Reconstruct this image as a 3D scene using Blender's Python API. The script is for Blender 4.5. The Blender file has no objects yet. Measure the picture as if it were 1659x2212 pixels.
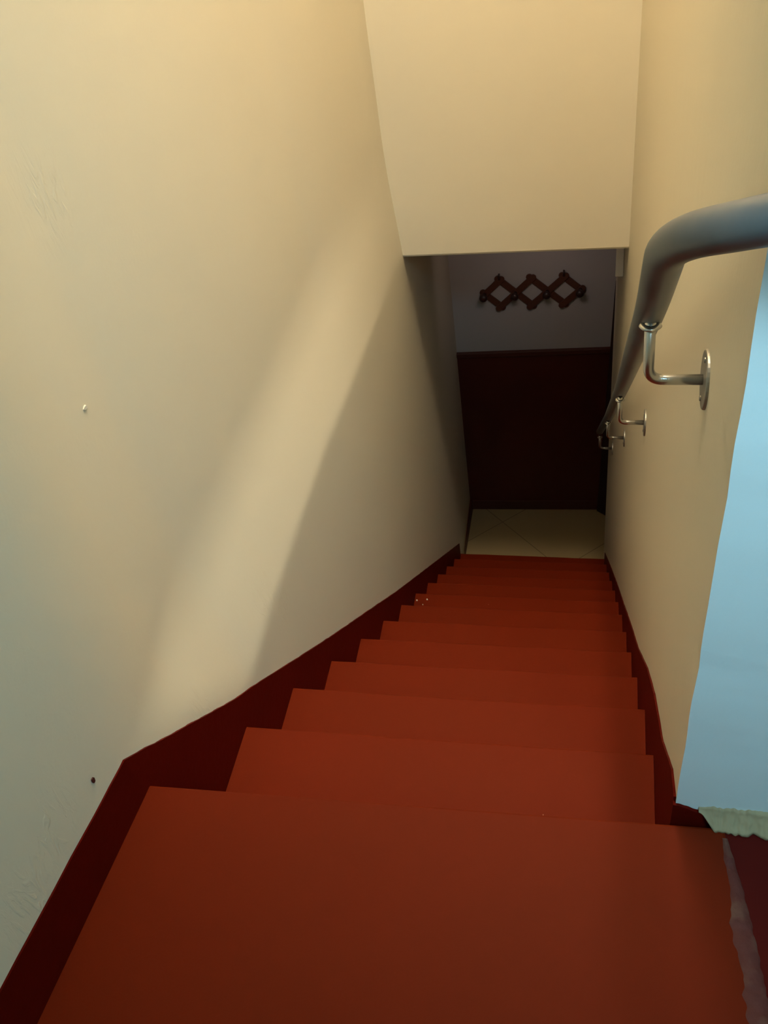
import bpy, bmesh, math, random
from mathutils import Vector, Matrix, noise
random.seed(7)
S = bpy.context.scene
C = S.collection
PI = math.pi

# ------------------------------------------------------------------ camera
cam_d = bpy.data.cameras.new('camera'); cam = bpy.data.objects.new('camera', cam_d); C.objects.link(cam)
F_PX, PITCH, YAW, ROLL = 1796.495, 0.696192, -0.339495, -0.179393
cp, sp, cy_, sy_ = math.cos(PITCH), math.sin(PITCH), math.cos(YAW), math.sin(YAW)
fw = Vector((sy_*cp, cy_*cp, -sp)); rt = Vector((cy_, -sy_, 0)); up = rt.cross(fw)
r1 = rt*math.cos(ROLL) + up*math.sin(ROLL); u1 = -rt*math.sin(ROLL) + up*math.cos(ROLL)
M = Matrix.Identity(4)
for i in range(3):
    M[i][0] = r1[i]; M[i][1] = u1[i]; M[i][2] = -fw[i]
M[0][3], M[1][3], M[2][3] = 0.634229, -0.544148, 1.077732
cam.matrix_world = M
cam_d.sensor_fit = 'VERTICAL'; cam_d.sensor_height = 24.0; cam_d.lens = 24.0*F_PX/2212.0
cam_d.clip_start = 0.01
S.camera = cam

# ------------------------------------------------------------------ exposure, world, lights
S.view_settings.view_transform = 'Standard'; S.view_settings.look = 'None'
S.view_settings.gamma = 1.0; S.view_settings.use_curve_mapping = False
S.view_settings.exposure = 0.0
w = bpy.data.worlds.new('world'); S.world = w; w.use_nodes = True
w.node_tree.nodes['Background'].inputs[0].default_value = (0.55, 0.72, 1.0, 1)
w.node_tree.nodes['Background'].inputs[1].default_value = 0.25

def area(name, loc, target, sx, sy, power, col, spread=PI):
    d = bpy.data.lights.new(name, 'AREA'); d.shape = 'RECTANGLE'; d.size = sx; d.size_y = sy
    d.energy = power; d.color = col; d.spread = spread
    o = bpy.data.objects.new(name, d); C.objects.link(o); o.location = loc
    o.rotation_euler = (Vector(target)-Vector(loc)).to_track_quat('-Z', 'Y').to_euler()
    return o
# bulb hanging over the stairs (its lamp object is built further down), daylight of the landing window
LAMP = Vector((0.56, 1.08, 3.55))
bd = bpy.data.lights.new('bulb_light', 'POINT'); bd.energy = 258; bd.color = (1.0, 0.865, 0.65); bd.shadow_soft_size = 0.20
bo = bpy.data.objects.new('bulb_light', bd); C.objects.link(bo); bo.location = LAMP
area('window_daylight', (1.10, -0.97, 1.80), (0.95, 0.07, 1.0), 0.5, 0.6, 5.6, (0.46, 0.78, 1.0), math.radians(70))
area('window_skylight', (1.10, -0.965, 1.80), (0.35, 1.6, 0.0), 0.5, 0.6, 24, (0.38, 0.82, 1.0))
area('lobby_fill', (0.25, 3.05, -0.40), (0.25, 3.9, -1.0), 0.3, 0.2, 0.42, (1.0, 0.80, 0.74), math.radians(110))  # added fill light with no real source, brightens the lobby's far wall

# ------------------------------------------------------------------ calibration of the stair
def LX(y):
    return -0.003 if y < 0 else -0.003 - 0.071*y
def RX(y):
    return 0.7395 - 0.001274*0 + 0.000571*y - 0.008968*y*y if y > 0 else 0.7395
DY = [0.008613, 0.033246, -0.001256, -0.012417, -0.014083, -0.013467, -0.010048, -0.012628, -0.005937, -0.004443, 0.003746, 0.015105, 0.013561]
DZ = [0.025902, -0.028011, 0.003879, 0.001896, -0.00227, -0.00413, -0.002685, -0.001134, -0.001096, 0.000274, 0.000795, 0.002211, 0.004371]
G, RISE = 0.264629, 0.213
NY = [k*G + DY[k] for k in range(13)]
NZ = [-k*RISE + DZ[k] for k in range(13)]
SKEW = [(0.052567 - 0.001274*0 - 0.0013*0 + -0.0018*k)*0.7395 for k in range(13)]
FLOOR2 = -2.769
ZTOP = 3.9
YL = 2.54          # front face of the wall over the opening
ZL = -0.296        # its lower edge

# ------------------------------------------------------------------ helpers
def obj(name, bm, mats, parent=None, smooth=False, bevel=0, bseg=2):
    me = bpy.data.meshes.new(name)
    bmesh.ops.recalc_face_normals(bm, faces=bm.faces)
    bm.to_mesh(me); bm.free()
    if not isinstance(mats, (list, tuple)): mats = [mats]
    for m in mats: me.materials.append(m)
    if smooth:
        for p in me.polygons: p.use_smooth = True
    o = bpy.data.objects.new(name, me); C.objects.link(o)
    if parent: o.parent = parent
    if bevel:
        b = o.modifiers.new('bevel', 'BEVEL'); b.width = bevel; b.segments = bseg; b.limit_method = 'ANGLE'; b.angle_limit = math.radians(35)
    return o
def tag(o, label, cat, group=None):
    o['label'] = label; o['category'] = cat
    if group: o['group'] = group
    return o
def struct(o, label=None, cat=None):
    o['kind'] = 'structure'
    if label: o['label'] = label
    if cat: o['category'] = cat
    return o
def thing(name, loc, label, cat, group=None):
    o = bpy.data.objects.new(name, None); C.objects.link(o); o.location = loc; o.empty_display_size = 0.05
    return tag(o, label, cat, group)
def box(bm, x0, y0, z0, x1, y1, z1):
    vs = [bm.verts.new(p) for p in ((x0,y0,z0),(x1,y0,z0),(x1,y1,z0),(x0,y1,z0),(x0,y0,z1),(x1,y0,z1),(x1,y1,z1),(x0,y1,z1))]
    for f in ((0,3,2,1),(4,5,6,7),(0,1,5,4),(1,2,6,5),(2,3,7,6),(3,0,4,7)): bm.faces.new([vs[i] for i in f])
def hexa(bm, pts):   # 8 points, bottom ring then top ring
    vs = [bm.verts.new(p) for p in pts]
    for f in ((0,3,2,1),(4,5,6,7),(0,1,5,4),(1,2,6,5),(2,3,7,6),(3,0,4,7)): bm.faces.new([vs[i] for i in f])
def tube(bm, pts, r, n=20, cap=True, origin=Vector()):
    pts = [Vector(p)-origin for p in pts]; rings = []
    t0 = (pts[1]-pts[0]).normalized()
    a = t0.orthogonal().normalized()
    for i, p in enumerate(pts):
        t = (pts[min(i+1, len(pts)-1)] - pts[max(i-1, 0)]).normalized()
        a = (a - t*a.dot(t)).normalized(); b = t.cross(a)
        rr = r[i] if isinstance(r, (list, tuple)) else r
        rings.append([bm.verts.new(p + (a*math.cos(2*PI*k/n) + b*math.sin(2*PI*k/n))*rr) for k in range(n)])
    for i in range(len(rings)-1):
        for k in range(n): bm.faces.new((rings[i][k], rings[i][(k+1) % n], rings[i+1][(k+1) % n], rings[i+1][k]))
    if cap:
        bm.faces.new(rings[0][::-1]); bm.faces.new(rings[-1])
def fillet(pts, rad, seg=8):
    pts = [Vector(p) for p in pts]; out = [pts[0]]
    for i in range(1, len(pts)-1):
        a, b, c = pts[i-1], pts[i], pts[i+1]
        r = rad[i-1] if isinstance(rad, (list, tuple)) else rad
        p = b + (a-b).normalized()*min(r, (a-b).length*.49); q = b + (c-b).normalized()*min(r, (c-b).length*.49)
        for k in range(seg+1):
            t = k/seg; out.append(p*(1-t)**2 + b*2*t*(1-t) + q*t*t)
    out.append(pts[-1]); return out

# ------------------------------------------------------------------ materials
def mat(name, col, rough=0.5, metal=0.0, spec=0.5):
    m = bpy.data.materials.new(name); m.use_nodes = True
    b = m.node_tree.nodes['Principled BSDF']
    b.inputs['Base Color'].default_value = (*col, 1); b.inputs['Roughness'].default_value = rough
    b.inputs['Metallic'].default_value = metal; b.inputs['Specular IOR Level'].default_value = spec
    return m, m.node_tree.nodes, m.node_tree.links, b
def N(nodes, t, **kw):
    n = nodes.new(t)
    for k, v in kw.items(): setattr(n, k, v)
    return n
def plaster(name, col, col2, bump=0.35, rough=0.62):
    m, ns, ls, b = mat(name, col, rough, 0, 0.35)
    tc = N(ns, 'ShaderNodeTexCoord')
    n1 = N(ns, 'ShaderNodeTexNoise'); n1.inputs['Scale'].default_value = 2.2; n1.inputs['Detail'].default_value = 3
    ls.new(tc.outputs['Object'], n1.inputs['Vector'])
    mx = N(ns, 'ShaderNodeMix', data_type='RGBA'); mx.inputs['A'].default_value = (*col, 1); mx.inputs['B'].default_value = (*col2, 1)
    ls.new(n1.outputs['Fac'], mx.inputs['Factor']); ls.new(mx.outputs['Result'], b.inputs['Base Color'])
    # broad unevenness + trowel marks + fine roller grain
    n2 = N(ns, 'ShaderNodeTexNoise'); n2.inputs['Scale'].default_value = 7; n2.inputs['Detail'].default_value = 4
    mp = N(ns, 'ShaderNodeMapping'); mp.inputs['Scale'].default_value = (1, 1, 0.45); mp.inputs['Rotation'].default_value = (0.6, 0, 0)
    ls.new(tc.outputs['Object'], mp.inputs['Vector']); ls.new(mp.outputs['Vector'], n2.inputs['Vector'])
    n3 = N(ns, 'ShaderNodeTexNoise'); n3.inputs['Scale'].default_value = 160; n3.inputs['Detail'].default_value = 3
    ls.new(tc.outputs['Object'], n3.inputs['Vector'])
    prev = None
    if name == 'cream_plaster':
        ws = N(ns, 'ShaderNodeTexNoise'); ws.inputs['Scale'].default_value = 22; ws.inputs['Detail'].default_value = 5; ws.inputs['Distortion'].default_value = 1.5
        mw = N(ns, 'ShaderNodeMapping'); mw.inputs['Scale'].default_value = (1, 3.2, 0.8); mw.inputs['Rotation'].default_value = (0.75, 0, 0)
        ls.new(tc.outputs['Object'], mw.inputs['Vector']); ls.new(mw.outputs['Vector'], ws.inputs['Vector'])
        tot = None
        for (sy__, sz__, rr) in ((0.425, 0.745, 0.085), (-0.155, 0.184, 0.05), (0.56, -0.14, 0.04), (0.61, -0.23, 0.03), (0.19, -0.05, 0.03), (-0.22, 0.15, 0.05)):
            dd = N(ns, 'ShaderNodeVectorMath', operation='DISTANCE'); dd.inputs[1].default_value = (-0.04, sy__, sz__)
            ls.new(tc.outputs['Object'], dd.inputs[0])
            mr_ = N(ns, 'ShaderNodeMapRange', interpolation_type='SMOOTHSTEP'); mr_.inputs['From Min'].default_value = rr+0.03; mr_.inputs['From Max'].default_value = 0.03
            ls.new(dd.outputs['Value'], mr_.inputs['Value'])
            if tot is None: tot = mr_.outputs['Result']
            else:
                ad = N(ns, 'ShaderNodeMath', operation='MAXIMUM'); ls.new(tot, ad.inputs[0]); ls.new(mr_.outputs['Result'], ad.inputs[1]); tot = ad.outputs[0]
        rp = N(ns, 'ShaderNodeMapRange'); rp.inputs['From Min'].default_value = 0.50; rp.inputs['From Max'].default_value = 0.62
        ls.new(ws.outputs['Fac'], rp.inputs['Value'])
        ml = N(ns, 'ShaderNodeMath', operation='MULTIPLY'); ls.new(rp.outputs['Result'], ml.inputs[0]); ls.new(tot, ml.inputs[1])
        prev = N(ns, 'ShaderNodeBump'); prev.inputs['Strength'].default_value = 0.5; prev.inputs['Distance'].default_value = 0.0014
        ls.new(ml.outputs[0], prev.inputs['Height'])
    b1 = N(ns, 'ShaderNodeBump'); b1.inputs['Strength'].default_value = bump; b1.inputs['Distance'].default_value = 0.006
    b2 = N(ns, 'ShaderNodeBump'); b2.inputs['Strength'].default_value = 0.18; b2.inputs['Distance'].default_value = 0.0012
    ls.new(n2.outputs['Fac'], b1.inputs['Height']); ls.new(n3.outputs['Fac'], b2.inputs['Height'])
    if prev: ls.new(prev.outputs['Normal'], b1.inputs['Normal'])
    ls.new(b1.outputs['Normal'], b2.inputs['Normal']); ls.new(b2.outputs['Normal'], b.inputs['Normal'])
    return m
M_wall = plaster('cream_plaster', (0.71, 0.645, 0.505), (0.68, 0.615, 0.485))
M_end = plaster('pale_blue_plaster', (0.60, 0.66, 0.66), (0.56, 0.62, 0.63), 0.5)
M_lobby = plaster('lobby_plaster', (0.50, 0.47, 0.45), (0.46, 0.44, 0.42))
M_raw = plaster('bare_plaster', (0.42, 0.33, 0.18), (0.22, 0.16, 0.10), 1.0, 0.9)
def red_paint(name, c1, c2, rough, scale=5):
    m, ns, ls, b = mat(name, c1, rough, 0, 0.05)
    tc = N(ns, 'ShaderNodeTexCoord')
    n1 = N(ns, 'ShaderNodeTexNoise'); n1.inputs['Scale'].default_value = scale; n1.inputs['Detail'].default_value = 4
    ls.new(tc.outputs['Object'], n1.inputs['Vector'])
    mx = N(ns, 'ShaderNodeMix', data_type='RGBA'); mx.inputs['A'].default_value = (*c1, 1); mx.inputs['B'].default_value = (*c2, 1)
    ls.new(n1.outputs['Fac'], mx.inputs['Factor'])
    # rare pale chips
    v = N(ns, 'ShaderNodeTexVoronoi'); v.inputs['Scale'].default_value = 9
    ls.new(tc.outputs['Object'], v.inputs['Vector'])
    lt = N(ns, 'ShaderNodeMath', operation='LESS_THAN'); lt.inputs[1].default_value = 0.012
    ls.new(v.outputs['Distance'], lt.inputs[0])
    m2 = N(ns, 'ShaderNodeMix', data_type='RGBA'); m2.inputs['B'].default_value = (0.26, 0.10, 0.06, 1)
    ls.new(lt.outputs[0], m2.inputs['Factor']); ls.new(mx.outputs['Result'], m2.inputs['A'])
    ls.new(m2.outputs['Result'], b.inputs['Base Color'])
    n2 = N(ns, 'ShaderNodeTexNoise'); n2.inputs['Scale'].default_value = 60; n2.inputs['Detail'].default_value = 3
    ls.new(tc.outputs['Object'], n2.inputs['Vector'])
    bp = N(ns, 'ShaderNodeBump'); bp.inputs['Strength'].default_value = 0.25; bp.inputs['Distance'].default_value = 0.002
    ls.new(n2.outputs['Fac'], bp.inputs['Height']); ls.new(bp.outputs['Normal'], b.inputs['Normal'])
    return m
M_red = red_paint('red_floor_paint', (0.128, 0.0110, 0.0020), (0.115, 0.0120, 0.0026), 0.55)
M_skirt = red_paint('red_skirting_paint', (0.088, 0.0030, 0.001), (0.075, 0.0030, 0.001), 0.5)
M_red2 = red_paint('dark_red_floor_paint', (0.085, 0.006, 0.004), (0.07, 0.005, 0.0035), 0.55)
m, ns, ls, b = mat('worn_threshold_paint', (0.2, 0.08, 0.05), 0.75)
tc = N(ns, 'ShaderNodeTexCoord'); n1 = N(ns, 'ShaderNodeTexNoise'); n1.inputs['Scale'].default_value = 34; n1.inputs['Detail'].default_value = 8
cr = N(ns, 'ShaderNodeValToRGB'); cr.color_ramp.elements[0].position = 0.50; cr.color_ramp.elements[0].color = (0.085, 0.010, 0.005, 1)
cr.color_ramp.elements[1].position = 0.72; cr.color_ramp.elements[1].color = (0.125, 0.045, 0.026, 1)
ls.new(tc.outputs['Object'], n1.inputs['Vector']); ls.new(n1.outputs['Fac'], cr.inputs['Fac']); ls.new(cr.outputs['Color'], b.inputs['Base Color'])
bp = N(ns, 'ShaderNodeBump'); bp.inputs['Strength'].default_value = 0.8; bp.inputs['Distance'].default_value = 0.006
ls.new(n1.outputs['Fac'], bp.inputs['Height']); ls.new(bp.outputs['Normal'], b.inputs['Normal'])
M_worn = m
# brushed steel of the rail: smoky, handled
m, ns, ls, b = mat('rail_steel', (0.16, 0.165, 0.17), 0.42, 0.5)
tc = N(ns, 'ShaderNodeTexCoord'); n1 = N(ns, 'ShaderNodeTexNoise'); n1.inputs['Scale'].default_value = 14; n1.inputs['Detail'].default_value = 5
ls.new(tc.outputs['Object'], n1.inputs['Vector'])
cr = N(ns, 'ShaderNodeValToRGB'); cr.color_ramp.elements[0].color = (0.065, 0.072, 0.082, 1); cr.color_ramp.elements[1].color = (0.20, 0.225, 0.25, 1)
ls.new(n1.outputs['Fac'], cr.inputs['Fac']); ls.new(cr.outputs['Color'], b.inputs['Base Color'])
mr = N(ns, 'ShaderNodeMapRange'); mr.inputs['To Min'].default_value = 0.3; mr.inputs['To Max'].default_value = 0.5
ls.new(n1.outputs['Fac'], mr.inputs['Value']); ls.new(mr.outputs['Result'], b.inputs['Roughness'])
M_rail = m
M_steel = mat('stainless_steel', (0.52, 0.52, 0.51), 0.26, 1.0)[0]
M_flange = mat('dull_steel', (0.33, 0.32, 0.30), 0.45, 0.9)[0]
def wood(name, c1, c2, rough):
    m, ns, ls, b = mat(name, c1, rough)
    tc = N(ns, 'ShaderNodeTexCoord'); mp = N(ns, 'ShaderNodeMapping'); mp.inputs['Scale'].default_value = (6, 6, 60)
    n1 = N(ns, 'ShaderNodeTexNoise'); n1.inputs['Scale'].default_value = 1.5; n1.inputs['Detail'].default_value = 4
    ls.new(tc.outputs['Object'], mp.inputs['Vector']); ls.new(mp.outputs['Vector'], n1.inputs['Vector'])
    mx = N(ns, 'ShaderNodeMix', data_type='RGBA'); mx.inputs['A'].default_value = (*c1, 1); mx.inputs['B'].default_value = (*c2, 1)
    ls.new(n1.outputs['Fac'], mx.inputs['Factor']); ls.new(mx.outputs['Result'], b.inputs['Base Color'])
    return m
M_dado = wood('dark_brown_panel', (0.095, 0.014, 0.006), (0.075, 0.011, 0.005), 0.55)
M_dadotrim = wood('dado_moulding_wood', (0.10, 0.024, 0.014), (0.08, 0.02, 0.012), 0.45)
M_rack = wood('rack_wood', (0.12, 0.040, 0.020), (0.085, 0.027, 0.014), 0.5)
M_peg = mat('dark_peg_wood', (0.035, 0.014, 0.010), 0.4)[0]
M_door = wood('door_wood', (0.028, 0.006, 0.005), (0.02, 0.005, 0.004), 0.6)
M_white = mat('white_plastic', (0.82, 0.80, 0.80), 0.4)[0]
M_chip = mat('paint_chip_pale', (0.72, 0.62, 0.48), 0.7)[0]
M_redchip = mat('paint_spot_dark_red', (0.08, 0.012, 0.008), 0.6)[0]
M_ceil = mat('ceiling_white', (0.72, 0.68, 0.58), 0.8)[0]
# diagonal cream tiles with dark joints
m, ns, ls, b = mat('cream_floor_tile', (0.40, 0.30, 0.15), 0.35)
tc = N(ns, 'ShaderNodeTexCoord'); sx = N(ns, 'ShaderNodeSeparateXYZ'); ls.new(tc.outputs['Object'], sx.inputs['Vector'])
def joint(op, off):
    a = N(ns, 'ShaderNodeMath', operation=op); ls.new(sx.outputs['X'], a.inputs[0]); ls.new(sx.outputs['Y'], a.inputs[1])
    c = N(ns, 'ShaderNodeMath', operation='ADD'); ls.new(a.outputs[0], c.inputs[0]); c.inputs[1].default_value = off
    d = N(ns, 'ShaderNodeMath', operation='PINGPONG'); ls.new(c.outputs[0], d.inputs[0]); d.inputs[1].default_value = 0.42426
    e = N(ns, 'ShaderNodeMath', operation='LESS_THAN'); ls.new(d.outputs[0], e.inputs[0]); e.inputs[1].default_value = 0.0045
    return e
j1 = joint('ADD', -(0.167+3.539)); j2 = joint('SUBTRACT', (3.536-0.601))
mxm = N(ns, 'ShaderNodeMath', operation='MAXIMUM'); ls.new(j1.outputs[0], mxm.inputs[0]); ls.new(j2.outputs[0], mxm.inputs[1])
mx = N(ns, 'ShaderNodeMix', data_type='RGBA'); mx.inputs['A'].default_value = (0.36, 0.27, 0.14, 1); mx.inputs['B'].default_value = (0.20, 0.145, 0.075, 1)
ls.new(mxm.outputs[0], mx.inputs['Factor']); ls.new(mx.outputs['Result'], b.inputs['Base Color'])
M_tile = m

# ------------------------------------------------------------------ left wall: continuous, steps back softly above slab level
def zcrease(y):
    pts = [(-0.6, -0.21), (0.366, -0.21), (0.6, -0.195), (1.08, -0.197), (1.6, -0.24), (2.54, -0.29), (4.2, -0.29)]
    for (a, za), (c, zc) in zip(pts, pts[1:]):
        if y <= c: return za + (zc-za)*max(0, (y-a)/(c-a))
    return -0.29
def skirt_z(y):
    pts = [(-1.2, 0.128), (-0.34, 0.128), (-0.008, 0.117), (0.040, 0.075), (0.171, -0.043), (0.305, -0.161), (0.366, -0.208), (0.9, -0.65)]
    for (a, za), (c, zc) in zip(pts, pts[1:]):
        if y <= c: return za + (zc-za)*(y-a)/(c-a)
    return -9
REC, HSTRIP = 0.062, 0.27
def recess(y, z):
    fade = max(0, min(1, (y+0.06)/0.30)); fade = fade*fade*(3-2*fade)
    z0 = max(zcrease(y), skirt_z(y)+0.004) if y < 0.5 else zcrease(y)
    H = max(0.02, 0.13 + 0.02*y - z0); t = (z - z0) / H
    if t <= 0: return 0
    a, b = 0.10, 0.55          # slope ramps up quickly, stays, then dies out gently
    area_ = a/2 + (b-a) + (1-b)/2
    if t >= 1: v = area_
    elif t < a: v = t*t/(2*a)
    elif t < b: v = a/2 + (t-a)
    else: v = a/2 + (b-a) + (t-b) - (t-b)**2/(2*(1-b))
    if y > 1.5: fade *= 1 - 0.7*min(1, (y-1.5)/0.9)
    return 0.185*H*fade*v/area_*0.9
def left_x(y, z):
    n = 0.0015*noise.noise(Vector((y*1.6, z*1.6, 3.1)))
    return LX(y) - recess(y, z) + n
ys = [-1.0, -0.8] + [-0.5+0.04*i for i in range(112)]
ys = [y for y in ys if y < 3.95] + [3.98]
zs = [-2.9, -2.6, -2.3, -2.0, -1.7, -1.4, -1.2, -1.0, -0.8, -0.6, -0.5, -0.42] + [-0.36+0.012*i for i in range(44)] + [0.2+0.05*i for i in range(14)] + [0.95, 1.1, 1.3, 1.6, 2.0, ZTOP]
bm = bmesh.new(); rows = []
for y in ys: rows.append([bm.verts.new((left_x(y, z), y, z)) for z in zs])
for i in range(len(ys)-1):
    for j in range(len(zs)-1): bm.faces.new((rows[i][j], rows[i+1][j], rows[i+1][j+1], rows[i][j+1]))
back = [bm.verts.new(p) for p in ((-0.55, ys[0], zs[0]), (-0.55, ys[-1], zs[0]), (-0.55, ys[-1], zs[-1]), (-0.55, ys[0], zs[-1]))]
bm.faces.new(back)
bm.faces.new([back[0], back[3]] + [rows[0][j] for j in range(len(zs)-1, -1, -1)])
bm.faces.new([back[2], back[1]] + [rows[-1][j] for j in range(len(zs))])
bm.faces.new([back[3], back[2]] + [rows[i][-1] for i in range(len(ys)-1, -1, -1)])
bm.faces.new([back[1], back[0]] + [rows[i][0] for i in range(len(ys))])
o = obj('wall_left', bm, M_wall, smooth=True)
struct(o, 'cream plastered wall along the left of the stairs with a soft ledge', 'wall')
for p in o.data.polygons:
    if len(p.vertices) > 4 or abs(p.normal.x) < 0.5: p.use_smooth = False

# ------------------------------------------------------------------ right wall (free end faces the landing)
YF, XW2 = 0.07, 0.857
bm = bmesh.new()
ry = [YF + (3.3-YF)*i/30 for i in range(31)]
rz = [-2.9, -2.2, -1.6, -1.0, -0.5, -0.1, 0.058] + [0.058+0.03*i for i in range(1, 40)] + [1.4, 1.8, ZTOP]
rw = [[bm.verts.new((RX(y)+0.0007*noise.noise(Vector((y*3, z*3, 9))), y, z)) for z in rz] for y in ry]
jit = [0.0010*noise.noise(Vector((z*14, 2.2, 5))) + 0.0012*noise.noise(Vector((z*50, 1, 5))) for z in rz]
for j in range(len(rz)): rw[0][j].co.x += jit[j]; rw[0][j].co.y += jit[j]*0.6
for i in range(len(ry)-1):
    for j in range(len(rz)-1): bm.faces.new((rw[i][j], rw[i][j+1], rw[i+1][j+1], rw[i+1][j]))
fr = [bm.verts.new((XW2, YF+0.004, z)) for z in rz]; bk = [bm.verts.new((XW2, ry[-1], z)) for z in rz]
for j in range(len(rz)-1):
    f = bm.faces.new((fr[j], fr[j+1], rw[0][j+1], rw[0][j])); f.material_index = 1 if rz[j] >= -0.2 else 0
    bm.faces.new((bk[j], bk[j+1], fr[j+1], fr[j])); bm.faces.new((rw[-1][j], rw[-1][j+1], bk[j+1], bk[j]))
bm.faces.new([r[-1] for r in rw] + [bk[-1], fr[-1]])
bm.faces.new([r[0] for r in rw][::-1] + [fr[0], bk[0]])
o = obj('wall_right', bm, [M_wall, M_end])
struct(o, 'cream wall on the right of the stairs, ending in a pale blue face at the landing', 'wall')
# crumbled bare plaster at the foot of the end face, and the red paint lapping up beside it
bm = bmesh.new(); n = 90; NR = 9; G_ = []
def nz(x, z, f, o): return noise.noise(Vector((x*f, z*f, o)))
for i in range(n+1):
    t = i/n; x = 0.768 + 0.0905*t
    env = min(1, t/0.25); env = env*env*(3-2*env)
    bot = 0.0272 + 0.018*(1-env) - 0.001*abs(nz(x, 0, 150, 0))
    top = bot + 0.004 + 0.020*env*(1+0.35*nz(x, 0, 40, 5)+0.2*nz(x, 0, 160, 5))
    col = [bm.verts.new((x, YF+0.012, top+0.003))]
    for q in range(NR+1):
        s_ = q/NR; z = top + (bot-top)*s_
        out = 0.0008 + (0.004+0.014*env)*s_**1.5*(1+0.35*nz(x, z, 70, 3)) + 0.0022*env*nz(x, z, 190, 8)*min(1, s_*3)
        col.append(bm.verts.new((x, YF-out, z)))
    col.append(bm.verts.new((x, YF+0.012, bot))); G_.append(col)
for i in range(n):
    for q in range(len(G_[0])): q2 = (q+1) % len(G_[0]); bm.faces.new((G_[i][q], G_[i+1][q], G_[i+1][q2], G_[i][q2]))
bm.faces.new(G_[0]); bm.faces.new(G_[-1][::-1])
e = obj('chipped_plaster_base', bm, M_raw, parent=o, smooth=True); e['label'] = 'crumbled bare plaster'
bm = bmesh.new(); U, D = [], []
for i in range(31):
    t = i/30; x = RX(YF)-0.0035 + 0.062*t
    zt = 0.055 - 0.027*t**1.1 + 0.0018*noise.noise(Vector((x*120, 1, 0)))
    U.append((x, zt)); D.append((x, 0.0))
fr = [bm.verts.new((x, YF-0.0035, z)) for x, z in U]; fb = [bm.verts.new((x, YF-0.0035, z)) for x, z in D]
br_ = [bm.verts.new((x, YF+0.008, z)) for x, z in U]; bb = [bm.verts.new((x, YF+0.008, z)) for x, z in D]
for i in range(30):
    for P_, Q_ in ((fr, fb), (fb, bb), (bb, br_), (br_, fr)): bm.faces.new((P_[i], P_[i+1], Q_[i+1], Q_[i]))
bm.faces.new((fr[0], fb[0], bb[0], br_[0])); bm.faces.new((fr[-1], br_[-1], bb[-1], fb[-1]))
e = obj('painted_foot', bm, M_skirt, parent=o); e['label'] = 'dark red painted foot'

# ------------------------------------------------------------------ wall over the opening + ceilings
def wall_box(name, *a, m=M_wall, bevel=0, label=None, cat=None):
    bm = bmesh.new(); box(bm, *a); o = obj(name, bm, m, bevel=bevel); return struct(o, label, cat)
wall_box('wall_front', -0.40, YL, ZL, 0.76, YL+0.16, ZTOP, bevel=0.010, label='cream wall above the opening at the foot of the stairs', cat='wall')
wall_box('ceiling', -0.55, -1.1, ZTOP, 3.0, 2.75, ZTOP+0.1, m=M_ceil)
wall_box('landing_light_blocker', -0.55, -1.0, 2.12, 2.9, 0.60, 2.22, m=M_ceil)  # unseen low slab, added to block the bulb's light from the landing
bm = bmesh.new(); box(bm, -0.40, YL+0.16, ZL+0.04, 1.6, 4.2, ZL+0.14)
struct(obj('ceiling_lobby', bm, M_lobby))
# landing room behind and beside the camera: closes the light in
wall_box('wall_back', -0.55, -1.1, -0.2, 1.05, -1.0, ZTOP)
wall_box('wall_back', 1.55, -1.1, -0.2, 3.0, -1.0, ZTOP)
wall_box('wall_back', 1.05, -1.1, -0.2, 1.55, -1.0, 1.45)
wall_box('wall_back', 1.05, -1.1, 2.15, 1.55, -1.0, ZTOP)
wall_box('wall_room', 2.9, -1.0, -0.2, 3.0, 1.3, ZTOP)
wall_box('wall_room', XW2, 1.2, -0.2, 2.9, 1.3, ZTOP)

# ------------------------------------------------------------------ landing floor and steps
bm = bmesh.new()
yl, yr = NY[0], NY[0]+SKEW[0]
JX = lambda y: 0.800 + 0.094*(0.06-y)
hexa(bm, [(LX(-1)-0.001, -1.0, -0.24), (JX(-1.0), -1.0, -0.24), (JX(yr), yr+0.012, -0.24), (LX(-1)-0.001, yl, -0.24),
          (LX(-1)-0.001, -1.0, NZ[0]), (JX(-1.0), -1.0, NZ[0]), (JX(yr), yr+0.012, NZ[0]), (LX(-1)-0.001, yl, NZ[0])])
o = struct(obj('floor', bm, M_red, bevel=0.004), 'red painted landing floor at the top of the stairs', 'floor')
bm = bmesh.new(); z_ = NZ[0]-0.002
pl = [(JX(-1.0), -1.0), (2.9, -1.0), (2.9, 1.2), (0.80, 1.2), (0.80, 0.06)]
lo = [bm.verts.new((x, y, -0.24)) for x, y in pl]; hi = [bm.verts.new((x, y, z_)) for x, y in pl]
bm.faces.new(hi); bm.faces.new(lo[::-1])
for i in range(5): bm.faces.new((lo[i], lo[(i+1) % 5], hi[(i+1) % 5], hi[i]))
struct(obj('floor_room', bm, M_red2), 'darker red floor right of the worn joint beside the wall end', 'floor')
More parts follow.
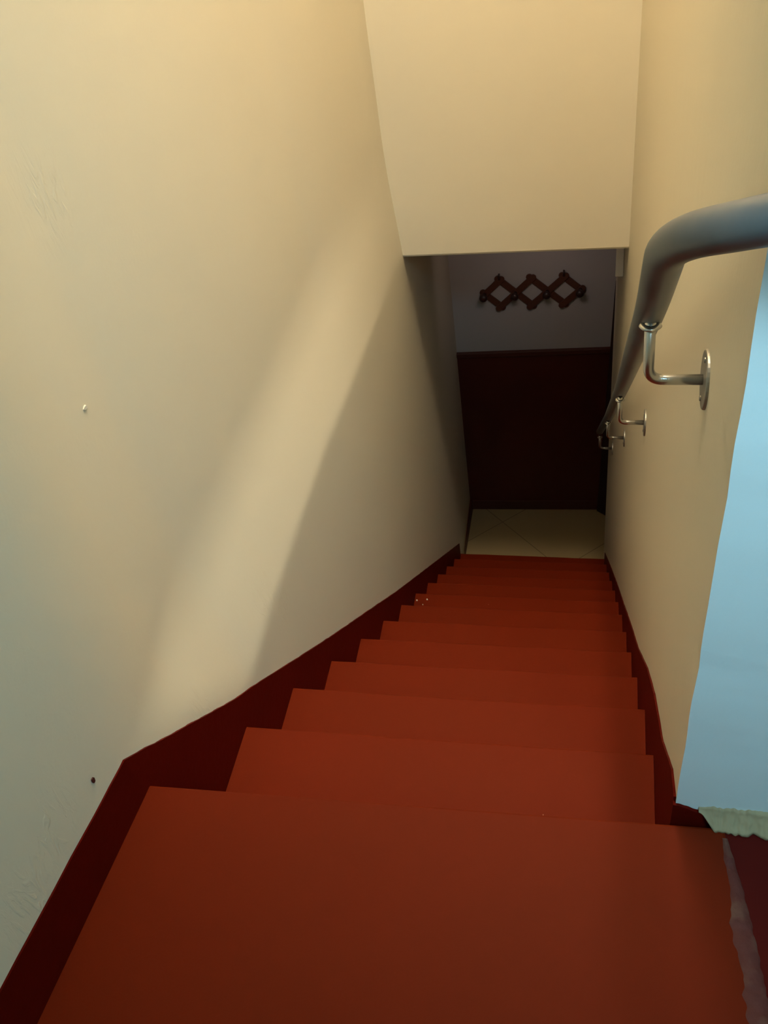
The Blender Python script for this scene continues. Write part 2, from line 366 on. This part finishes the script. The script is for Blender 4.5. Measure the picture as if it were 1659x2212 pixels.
# worn joint between the two floors
bm = bmesh.new(); nseg = 60; A = []; B = []; A2 = []; B2 = []
nseg = 220
for i in range(nseg+1):
    y = 0.045 - 0.9*i/nseg
    cx = JX(y) + 0.004*noise.noise(Vector((y*9, 3, 3)))
    hw = 0.004 + 0.011*min(1, (0.045-y)/0.12)
    wl = hw*(1 + 0.45*noise.noise(Vector((y*22, 0, 0))) + 0.30*noise.noise(Vector((y*90, 0, 4))))
    wr = hw*(1 + 0.45*noise.noise(Vector((y*19, 4, 0))) + 0.30*noise.noise(Vector((y*80, 2, 0))))
    z = NZ[0] + 0.0009 + 0.0006*noise.noise(Vector((y*60, 1, 1)))
    A.append(bm.verts.new((cx-wl, y, NZ[0]-0.003))); A2.append(bm.verts.new((cx-wl*.7, y, z)))
    B2.append(bm.verts.new((cx+wr*.7, y, z))); B.append(bm.verts.new((cx+wr, y, NZ[0]-0.004)))
for i in range(nseg):
    for P, Q in ((A, A2), (A2, B2), (B2, B)): bm.faces.new((P[i], P[i+1], Q[i+1], Q[i]))
struct(obj('trim_1', bm, M_worn, smooth=True), 'worn chipped joint strip between the two red floors', 'floor joint')

stair = thing('staircase', (0.3, 0, FLOOR2), 'steep flight of red painted steps going down between two cream walls', 'stairs')
def part(name, bm, mats, parent, **kw):
    bmesh.ops.translate(bm, verts=bm.verts, vec=-parent.matrix_world.translation if False else -Vector(parent.location))
    return obj(name, bm, mats, parent=parent, **kw)
for k in range(1, 13):
    y0l, y1l = NY[k-1], NY[k]; y0r, y1r = NY[k-1]+SKEW[k-1], NY[k]+SKEW[k]
    z1 = NZ[k]; z0 = z1-0.26 if k < 12 else FLOOR2
    x0 = lambda y: LX(y)-0.004
    x1 = lambda y: RX(y)+0.002
    bm = bmesh.new()
    e = 0.0
    hexa(bm, [(x0(y0l), y0l, z0), (x1(y0r), y0r, z0), (x1(y1r), y1r, z0), (x0(y1l), y1l, z0),
              (x0(y0l), y0l, z1), (x1(y0r), y0r, z1), (x1(y1r), y1r, z1), (x0(y1l), y1l, z1)])
    # worn, slightly uneven front edge
    bmesh.ops.subdivide_edges(bm, edges=[ed for ed in bm.edges if abs(ed.verts[0].co.x-ed.verts[1].co.x) > 0.3], cuts=24)
    for v_ in bm.verts:
        if v_.co.z > z1-0.001 and v_.co.y > (y0r+y1l)/2:
            v_.co.z += 0.0022*noise.noise(Vector((v_.co.x*7, k*3.3, 0))); v_.co.y += 0.002*noise.noise(Vector((v_.co.x*9, k*1.7, 4)))
    part('step', bm, M_red, stair, bevel=0.005)

# ------------------------------------------------------------------ painted skirtings following the flight
def skirting(name, top, xf, side, label, endy):
    bm = bmesh.new(); T = 0.0012; pts = []
    for (ya, za), (yb, zb) in zip(top, top[1:]):
        n = max(2, int(abs(yb-ya)/0.02))
        for i in range(n): pts.append((ya+(yb-ya)*i/n, za+(zb-za)*i/n))
    pts.append(top[-1])
    F, Bk, FB, BB = [], [], [], []
    for y, z in pts:
        z += 0.0020*noise.noise(Vector((y*16, side, 0))) + 0.0012*noise.noise(Vector((y*55, side, 2)))
        xs = xf(y, z) + side*T; xb = xf(y, z) - side*0.03
        zb = min(-0.10, z-0.50) if y > -0.02 else -0.10
        zb = max(zb, FLOOR2)
        F.append(bm.verts.new((xs, y, z))); Bk.append(bm.verts.new((xb, y, z)))
        FB.append(bm.verts.new((xf(y, zb)+side*T, y, zb))); BB.append(bm.verts.new((xb, y, zb)))
    for i in range(len(pts)-1):
        for P, Q in ((F, Bk), (Bk, BB), (BB, FB), (FB, F)): bm.faces.new((P[i], P[i+1], Q[i+1], Q[i]))
    bm.faces.new((F[0], Bk[0], BB[0], FB[0])); bm.faces.new((F[-1], FB[-1], BB[-1], Bk[-1]))
    return struct(obj(name, bm, M_skirt), label, 'skirting')
Ltop = [(-1.0, 0.128), (-0.34, 0.128), (-0.008, 0.117), (0.040, 0.075), (0.171, -0.043), (0.305, -0.161), (0.366, -0.208), (0.768, -0.543), (1.093, -0.806), (1.57, -1.192), (2.217, -1.700), (3.023, -2.333), (3.17, -2.448)]
skirting('baseboard_left', Ltop, lambda y, z: LX(y)+0.0017, 1, 'dark red painted skirting stepping down the left wall', 3.17)
Rtop = [(YF+0.004, 0.062), (0.127, 0.042), (0.255, -0.081), (0.441, -0.207), (0.616, -0.352), (0.883, -0.606), (1.596, -1.207), (2.154, -1.66), (2.765, -2.146), (3.17, -2.46)]
skirting('baseboard_right', Rtop, lambda y, z: RX(y)-0.002, -1, 'dark red painted skirting down the right wall under the handrail', 3.17)
bm = bmesh.new(); hexa(bm, [(-0.30, 3.22, FLOOR2), (-0.236, 3.22, FLOOR2), (-0.262, 3.88, FLOOR2), (-0.33, 3.88, FLOOR2),
    (-0.30, 3.22, FLOOR2+0.09), (-0.236, 3.22, FLOOR2+0.09), (-0.262, 3.88, FLOOR2+0.09), (-0.33, 3.88, FLOOR2+0.09)])
struct(obj('baseboard_lobby', bm, M_dado, bevel=0.004))

# ------------------------------------------------------------------ lower lobby
bm = bmesh.new(); box(bm, -0.5, NY[12], FLOOR2-0.1, 1.6, 4.2, FLOOR2)
struct(obj('floor_lobby', bm, M_tile), 'cream diagonal tile floor of the dark lobby below', 'floor')
def FY(x): return 3.885 + (x+0.287)*0.057
def farbox(bm, x0, x1, z0, z1, d0, d1):
    hexa(bm, [(x0, FY(x0)-d0, z0), (x1, FY(x1)-d0, z0), (x1, FY(x1)-d1, z0), (x0, FY(x0)-d1, z0),
              (x0, FY(x0)-d0, z1), (x1, FY(x1)-d0, z1), (x1, FY(x1)-d1, z1), (x0, FY(x0)-d1, z1)])
bm = bmesh.new(); farbox(bm, -0.4, 1.6, FLOOR2-0.1, ZL+0.05, 0, -0.2)
struct(obj('wall_far', bm, M_lobby), 'dim far wall of the lobby carrying the coat rack', 'wall')
wall_box('wall_lobby_right', 1.3, 3.3, FLOOR2, 1.4, 4.1, ZL+0.04, m=M_lobby)
wall_box('wall_lobby_front', XW2, 3.2, FLOOR2-0.05, 1.4, 3.3, ZL+0.04, m=M_lobby)
dado = bpy.data.objects.new('trim_2', None); C.objects.link(dado); dado.location = (0.2, FY(0.2), FLOOR2)
struct(dado, 'very dark brown wainscot covering the lower half of the far wall', 'wainscot')
bm = bmesh.new(); farbox(bm, -0.30, 1.25, FLOOR2, -1.535, 0.014, 0); part('panel', bm, M_dado, dado)
bm = bmesh.new(); farbox(bm, -0.30, 1.25, -1.545, -1.512, 0.026, 0); part('cap_moulding', bm, M_dadotrim, dado, bevel=0.006)
bm = bmesh.new(); farbox(bm, -0.30, 1.25, FLOOR2, -2.69, 0.022, 0); part('base_moulding', bm, M_dadotrim, dado, bevel=0.005)
# open door leaf seen almost edge-on
bm = bmesh.new()
P = lambda x, y, z: (x, y, z)
hexa(bm, [(0.585, 3.895, FLOOR2+0.005), (0.690, 3.815, FLOOR2+0.005), (0.712, 3.845, FLOOR2+0.005), (0.61, 3.905, FLOOR2+0.005),
          (0.642, 3.895, -1.075), (0.747, 3.815, -1.075), (0.769, 3.845, -1.075), (0.667, 3.905, -1.075)])
o = tag(obj('door_leaf', bm, M_door, bevel=0.003), 'near-black wooden board standing upright in the right corner of the lobby', 'board')
bm = bmesh.new(); box(bm, 0.638, 2.79, -0.525, RX(2.8)-0.0005, 2.84, -0.257)
o = tag(obj('white_duct', bm, M_white, bevel=0.003), 'short white upright duct under the ceiling at the lobby opening, right side', 'duct')

# ------------------------------------------------------------------ accordion coat rack
XS = [-0.084, 0.0925, 0.2705, 0.453]; ZM = -1.134; DZR = 0.080
rack = thing('coat_rack', (0.185, FY(0.185), ZM-0.1), 'folding brown wooden lattice coat rack of three diamonds on the far wall', 'coat rack')
mid = [Vector((x, 0, ZM)) for x in XS]
xt = [(XS[i]+XS[i+1])/2 for i in range(3)]
T = [Vector((x, 0, ZM+DZR)) for x in xt]; Bo = [Vector((x, 0, ZM-DZR)) for x in xt]
def slat(a, c, layer):
    d = (c-a).normalized(); n = Vector((-d.z, 0, d.x)); hw = 0.0185; ext = 0.014
    a2 = a-d*ext; c2 = c+d*ext; bm = bmesh.new()
    ring = []
    for k in range(9): t = PI/2+PI*k/8; ring.append(a2 + d*math.cos(t)*hw + n*math.sin(t)*hw)
    for k in range(9): t = -PI/2+PI*k/8; ring.append(c2 + d*math.cos(t)*hw + n*math.sin(t)*hw)
    d0 = 0.004+0.009*layer; d1 = d0+0.0088
    fr = [bm.verts.new((p.x, FY(p.x)-d1, p.z)) for p in ring]; bk = [bm.verts.new((p.x, FY(p.x)-d0, p.z)) for p in ring]
    bm.faces.new(fr); bm.faces.new(bk[::-1])
    for k in range(len(ring)): bm.faces.new((fr[k], bk[k], bk[(k+1) % len(ring)], fr[(k+1) % len(ring)]))
    part('slat', bm, M_rack, rack, bevel=0.0015)
for a, c, l in ((mid[0], T[0], 1), (T[0], Bo[1], 0), (mid[0], Bo[0], 0), (Bo[0], T[1], 1), (T[1], Bo[2], 0), (Bo[1], T[2], 1), (T[2], mid[3], 0), (Bo[2], mid[3], 1)):
    slat(a, c, l)
def peg(p, L=0.085, r=0.0185):
    bm = bmesh.new(); y = FY(p.x)
    prof = [(0.0, r*.62), (0.45, r*.60), (0.62, r*.85), (0.74, r*1.18), (0.88, r*1.22), (0.97, r*.8), (1.0, r*.3)]
    tube(bm, [(p.x, y-0.004-L*t, p.z + 0.006*t) for t, _ in prof], [q for _, q in prof], 14)
    part('peg', bm, M_peg, rack, smooth=True)
for q in mid: peg(q)
for q in (T[0], T[2]):
    bm = bmesh.new(); y = FY(q.x)
    tube(bm, fillet([(q.x, y, q.z+0.010), (q.x, y-0.030, q.z+0.012), (q.x+0.002, y-0.034, q.z+0.050)], 0.012), 0.0052, 10)
    part('hook', bm, M_peg, rack, smooth=True)

# ------------------------------------------------------------------ handrail and wall brackets
BR = [(0.306, 0.543), (1.271, -0.191), (2.16, -0.885), (2.95, -1.525)]
def rail_z(y):
    z1 = [(0.306, 0.634), (1.271, -0.090), (2.16, -0.785), (2.95, -1.410)]
    for (a, za), (c, zc) in zip(z1, z1[1:]):
        if y <= c or c == 2.95: return za + (zc-za)*(y-a)/(c-a)
XR = [0.675, 0.657, 0.635, 0.606]
RXY = lambda y: 0.676 + (RX(y)-0.739)*0.95
rail = thing('handrail', (0.675, 1.6, -0.4), 'grey steel pipe handrail sloping down the right wall and curling at the top', 'handrail')
path = [(RXY(3.12), 3.12, rail_z(3.12)), (RXY(2.16), 2.16, rail_z(2.16)), (RXY(1.271), 1.271, rail_z(1.271)), (0.6745, 0.306, 0.634),
        (0.6735, 0.095, 0.800), (0.728, 0.012, 0.846), (0.90, -0.075, 0.915), (1.02, -0.12, 0.94)]
fp = fillet(path, [0.1, 0.1, 0.1, 0.055, 0.06, 0.05], 14)
dense = []
for a_, b_ in zip(fp, fp[1:]):
    n_ = max(1, int((b_-a_).length/0.05))
    for i in range(n_): dense.append(a_.lerp(b_, i/n_))
dense.append(fp[-1])
bm = bmesh.new(); tube(bm, dense, 0.0168, 32)
part('rail_tube', bm, M_rail, rail, smooth=True)
def make_bracket():
    # local frame: origin at the wall, arm runs to -x, then up; the arm carries flange, collar and screws
    bm = bmesh.new(); tube(bm, fillet([(-0.003, 0, 0), (-0.0625, 0, 0), (-0.0645, 0, 0.0755)], 0.017, 10), 0.0061, 20)
    a = obj('bracket', bm, M_steel, rail, smooth=True)
    bm = bmesh.new(); tube(bm, [(0.001, 0, 0), (-0.0025, 0, 0), (-0.0038, 0, 0)], [0.034, 0.034, 0.0325], 40)
    obj('flange', bm, M_flange, a, bevel=0.0008)
    bm = bmesh.new(); prof = [(0.0655, 0.0062), (0.0662, 0.0105), (0.0680, 0.0122), (0.0700, 0.0105), (0.0712, 0.0062)]
    tube(bm, [(-0.0643, 0, z) for z, _ in prof], [q for _, q in prof], 28)
    obj('collar', bm, M_steel, a, smooth=True)
    for s_ in (-1, 1):
        bm = bmesh.new(); tube(bm, [(-0.003, 0, s_*0.025), (-0.0052, 0, s_*0.025)], [0.0038, 0.0028], 12)
        obj('screw', bm, M_flange, a, smooth=True)
    return a
b0 = make_bracket(); brs = [b0]
for i in range(3):
    r = b0.copy(); C.objects.link(r); r.parent = rail
    for ch in list(b0.children):
        c_ = ch.copy(); C.objects.link(c_); c_.parent = r
    brs.append(r)
for t, (y, z) in zip(brs, BR): t.location = Vector((RX(y), y, z)) - rail.location

# ------------------------------------------------------------------ small marks on walls and steps
def blob(name, m, c, n, rx, rz_, label, cat, th=0.0012, seed=0):
    """irregular thin fleck of paint lying on a surface: c centre, n normal"""
    bm = bmesh.new(); n = Vector(n).normalized(); a = n.orthogonal().normalized() if abs(n.z) > .5 else Vector((0, 0, 1)); b_ = n.cross(a)
    k = 18; lo = []; hi = []
    for i in range(k):
        t = 2*PI*i/k; q = 1+0.35*noise.noise(Vector((math.cos(t)*2, math.sin(t)*2, seed)))
        d = b_*math.cos(t)*rx*q + a*math.sin(t)*rz_*q
        lo.append(bm.verts.new(d - n*0.002)); hi.append(bm.verts.new(d*0.85 + n*th))
    bm.faces.new(hi); bm.faces.new(lo[::-1])
    for i in range(k): bm.faces.new((lo[i], lo[(i+1) % k], hi[(i+1) % k], hi[i]))
    o = obj(name, bm, m); o.location = c; tag(o, label, cat); return o
blob('paint_spot', M_redchip, (left_x(-0.066, 0.159)+0.0002, -0.066, 0.159), (1, 0, 0), 0.0035, 0.0055, 'small dark red paint spot on the left wall above the landing skirting', 'paint spot', seed=1)
blob('plaster_dent', M_chip, (left_x(0.298, 0.501)+0.0002, 0.298, 0.501), (1, 0, 0), 0.006, 0.003, 'small pale raised plaster fleck halfway up the left wall', 'plaster fleck', th=0.002, seed=2)
for i, (x, y, k, r, l) in enumerate([(-0.118, 1.797, 7, 0.004, 'leftmost pale crumb on the seventh step, by the left skirting'),
        (-0.075, 1.806, 7, 0.0042, 'rightmost and largest pale crumb on the seventh step'),
        (-0.088, 1.775, 7, 0.0022, 'tiny pale crumb between two larger ones on the seventh step')]):
    blob('plaster_crumb', M_chip, (x, y, NZ[k]+0.0008), (0, 0, 1), r, r*.8, l, 'crumb', th=0.003, seed=5+i)
